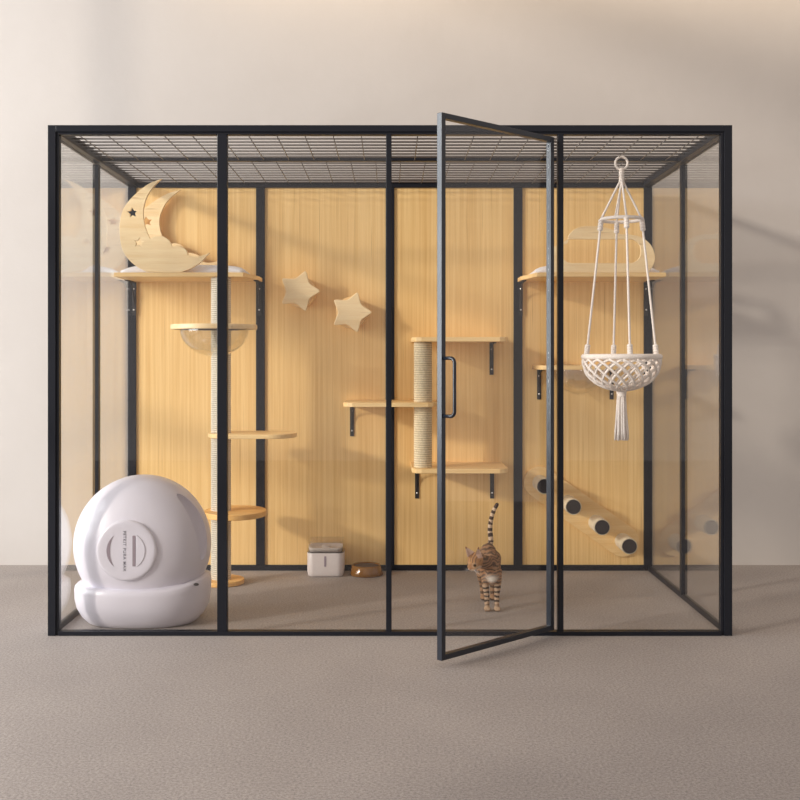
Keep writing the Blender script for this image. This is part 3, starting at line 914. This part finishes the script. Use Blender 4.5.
# hind legs: thigh forward to the knee, hock back, shank down
for s_ in (-1, 1):
    x = xc - .001 + s_ * .021
    chainc([(x, .620, .185), (x + s_ * .008, .585, .125), (x + s_ * .003, .640, .070), (x, .628, .018)], [.040, .025, .013, .011])
    ball(bm, (x, .612, .0105), (.0145, .022, .0103))
# tail
tpts = [Vector((xc + .006, .655, .225)), P(490.8, 541, .655), P(490.0, 530, .660), P(491.0, 520, .655), P(493.6, 511, .65), P(497.0, 504.5, .645)]
tp = catmull(tpts, 6)
chainc(tp, [.0135 - .0050 * (i / (len(tp) - 1)) for i in range(len(tp))], 2)
cat = obj('cat', bm, M['nose'], origin=(xc, .50, 0))
rm = cat.modifiers.new('r', 'REMESH'); rm.mode = 'VOXEL'; rm.voxel_size = .0020
sm = cat.modifiers.new('s', 'SMOOTH'); sm.iterations = 5; sm.factor = .5
bpy.context.view_layer.update()
cme = bpy.data.meshes.new_from_object(cat.evaluated_get(bpy.context.evaluated_depsgraph_get()))
cat.modifiers.clear(); cat.data = cme
for p in cme.polygons: p.use_smooth = True
# coat pattern of the animal itself
tawny = Vector((.40, .225, .115)); rust = Vector((.38, .175, .07)); darkc = Vector((.060, .032, .020)); cream = Vector((.72, .56, .40)); pink = Vector((.60, .38, .30))
O = Vector((xc, .50, 0)); colL = []
def sm_(a, b, x):
    t = min(max((x - a) / (b - a), 0), 1); return t * t * (3 - 2 * t)
tail_len = [0]
for a, b in zip(tp, tp[1:]): tail_len.append(tail_len[-1] + (b - a).length)
for v in cme.vertices:
    p = v.co + O
    n1 = noise.noise(p * 34); n2 = noise.noise(p * 90)
    c = tawny.lerp(rust, .5 + n1)
    dh = (p - hd).length
    # nearest on tail
    if p.z > .235 and p.y > .61:
        j = min(range(len(tp)), key=lambda q: (tp[q] - p).length)
        L = tail_len[j]; ph = math.sin(2 * PI * (L + n2 * .003) / .0275)
        base = cream.lerp(tawny, .35); c = base.lerp(darkc, sm_(-.15, .25, ph))
        if L > tail_len[-1] * .93: c = darkc.copy()
    elif p.z < .112 and p.y < .48:      # front legs, ringed
        ph = math.sin(2 * PI * (p.z + n2 * .003 + .25 * n1 * .02) / .0185 + 14 * (p.y - .42))
        c = cream.lerp(tawny, .62).lerp(darkc, sm_(-.05, .45, ph) * (.25 + .75 * sm_(.018, .035, p.z)))
    elif p.z < .15 and p.y > .48:
        ph = math.sin(2 * PI * (p.z + n2 * .004) / .026); c = tawny.lerp(darkc, sm_(.2, .6, ph) * .8)
    elif dh < .057 and p.y < .41 and (p - hd).dot(Vector((1, .6, 0))) < .030:
        q = p - hd; fu, ff, fs = q.dot(upv), q.dot(fwd), q.dot(side)
        c = rust.lerp(Vector((.55, .29, .12)), .5 + n1)
        st = math.sin(fs * 520 + n1 * 2)
        if fu > .006 and ff < .03: c = c.lerp(darkc, .65 * sm_(.2, .7, st))
        if fu < -.008 and ff > .012: c = cream.lerp(c, .25)
        if fu < -.016: c = Vector((.80, .70, .60)).lerp(c, .2)
        for s_ in (-1, 1):
            ep = hd + fwd * .0285 + side * s_ * .0165 + upv * .0015
            de = (p - ep).length; c = c.lerp(darkc * .5, 1 - sm_(.0055, .0085, de))
            if .0085 < de < .013: c = cream.lerp(c, .72)
    else:
        # flank: rosettes / wavy stripes; pale chest patch
        ph = math.sin(430 * p.z + 150 * p.x * math.copysign(1, p.x - xc) + 6 * noise.noise(p * 28)) + 1.0 * noise.noise(p * 75)
        c = c.lerp(Vector((.26, .15, .085)), .55 * sm_(.16, .22, p.z))
        c = c.lerp(darkc, sm_(.0, .6, ph) * .85)
        chest = math.exp(-(((p.x - xc) / .023) ** 2 + ((p.z - .140) / .015) ** 2)) * (1 if p.y < .46 else 0)
        c = c.lerp(Vector((.82, .74, .64)), min(1, chest * 1.3))
        # chest necklace stripes
    for (Te, b1, b2, ow) in ears:
        mid = (b1 + b2) / 2; ax = Te - mid; L = ax.length; fq = (p - mid).dot(ax) / (L * L)
        if .05 < fq < 1.1 and ((p - mid) - ax * fq).length < .020 * (1.15 - fq):
            c = pink.lerp(cream, .2) if (v.normal.dot(ow) > .45 and fq < .8) else rust.lerp(darkc, .35)
    colL.append((c.x, c.y, c.z, 1))
at = cme.color_attributes.new('coat', 'FLOAT_COLOR', 'POINT')
for i, c in enumerate(colL): at.data[i].color = c
m, nt, b = newmat('spotted_coat')
an = N(nt, 'ShaderNodeAttribute', attribute_name='coat')
nt.links.new(an.outputs['Color'], b.inputs['Base Color']); b.inputs['Roughness'].default_value = .8
tc = N(nt, 'ShaderNodeTexCoord'); nz = N(nt, 'ShaderNodeTexNoise'); nz.inputs['Scale'].default_value = 400
nt.links.new(tc.outputs['Object'], nz.inputs['Vector'])
bp = N(nt, 'ShaderNodeBump'); bp.inputs['Strength'].default_value = .4; bp.inputs['Distance'].default_value = .001
nt.links.new(nz.outputs['Fac'], bp.inputs['Height']); nt.links.new(bp.outputs['Normal'], b.inputs['Normal'])
cme.materials.clear(); cme.materials.append(m)
tag(cat, 'striped brown spotted cat standing on the floor with its tail raised', 'cat')
for s_ in (-1, 1):
    bm = bmesh.new(); ball(bm, hd + fwd * .0285 + side * s_ * .0165 + upv * .0015, (.0050, .0050, .0050), u=12, v=8)
    obj('eye', bm, M['eye'], cat, smooth=True)
bm = bmesh.new(); ball(bm, hd + fwd * .0478 - upv * .0065, (.0040, .0030, .0028), rot=rot, u=10, v=8)
obj('nose', bm, M['nose'], cat, smooth=True)
for s_ in (-1, 1):
    for k in (-1, 0, 1, 2):
        bm = bmesh.new(); b0 = hd + fwd * .040 - upv * .013 + side * s_ * .012
        tube(bm, [b0, b0 + side * s_ * .014 - upv * (.004 + .004 * k) + fwd * .004, b0 + side * s_ * .026 - upv * (.010 + .006 * k)], .00025, 4)
        obj('whisker', bm, M['cushion'], cat)

# ------------------------------------------------------------------ light
def area(name, loc, target, sx, sy, power, col):
    l = bpy.data.lights.new(name, 'AREA'); l.shape = 'RECTANGLE'; l.size = sx; l.size_y = sy; l.energy = power; l.color = col
    o = bpy.data.objects.new(name, l); COL.objects.link(o); o.location = loc
    o.rotation_euler = (Vector(target) - Vector(loc)).to_track_quat('-Z', 'Y').to_euler()
    return o
XL = -3.2
wy0, wy1, wz0, wz1 = -3.6, 1.15, .35, 4.35
bm = bmesh.new()
box(bm, XL - .15, XL, -7, wy0, 0, 4.6); box(bm, XL - .15, XL, wy1, WALL, 0, 4.6)
box(bm, XL - .15, XL, wy0, wy1, 0, wz0); box(bm, XL - .15, XL, wy0, wy1, wz1, 4.6)
tag(obj('wall_left', bm, M['plaster']), 'beige plaster wall on the left with a tall window', 'wall', kind='structure')
bm = bmesh.new()
for a, b in ((2.16, 2.40), (1.42, 1.56)): box(bm, XL - .11, XL - .05, wy0, .25, a, b)
box(bm, XL - .11, XL - .05, .25, .31, wz0, wz1)
for y in (wy0 + .03, wy1 - .03): box(bm, XL - .11, XL - .05, y - .03, y + .03, wz0, wz1)
tag(obj('window_1', bm, M['metal']), 'dark window frame with broad horizontal bars in the left wall', 'window', kind='structure')
area('window_light', (-5.2, -1.5, 2.1), (XL, -1.3, 1.7), 3.8, 3.3, 430, (.93, .97, 1.0))
sl = bpy.data.lights.new('sun', 'SUN'); sl.energy = 1.6; sl.angle = math.radians(4.2); sl.color = (1.0, .90, .78)
so = bpy.data.objects.new('sun', sl); COL.objects.link(so)
so.rotation_euler = Vector((.80, .50, -.29)).to_track_quat('-Z', 'Y').to_euler()
area('cove_lamp', (1.2, 1.20, 3.40), (1.2, 1.41, 3.1), 4.5, .04, 12, (1.0, .72, .38))
w = bpy.data.worlds.new('room_light'); scene.world = w; w.use_nodes = True
bg = w.node_tree.nodes['Background']; bg.inputs['Color'].default_value = (1.0, .89, .83, 1); bg.inputs['Strength'].default_value = .56

# ------------------------------------------------------------------ camera
cam = bpy.data.cameras.new('camera'); co = bpy.data.objects.new('camera', cam); COL.objects.link(co)
co.location = (0, -D0, EYE); co.rotation_euler = (PI / 2, 0, 0)
cam.sensor_width = 36; cam.lens = F * 36 / 800; cam.shift_x = 10 / 800; cam.shift_y = -43 / 800
scene.camera = co
scene.view_settings.view_transform = 'Standard'; scene.view_settings.look = 'None'
scene.view_settings.gamma = 1; scene.view_settings.exposure = 0; scene.view_settings.use_curve_mapping = False
scene.cycles.use_denoising = True
scene.cycles.max_bounces = 10; scene.cycles.transparent_max_bounces = 24; scene.cycles.diffuse_bounces = 5
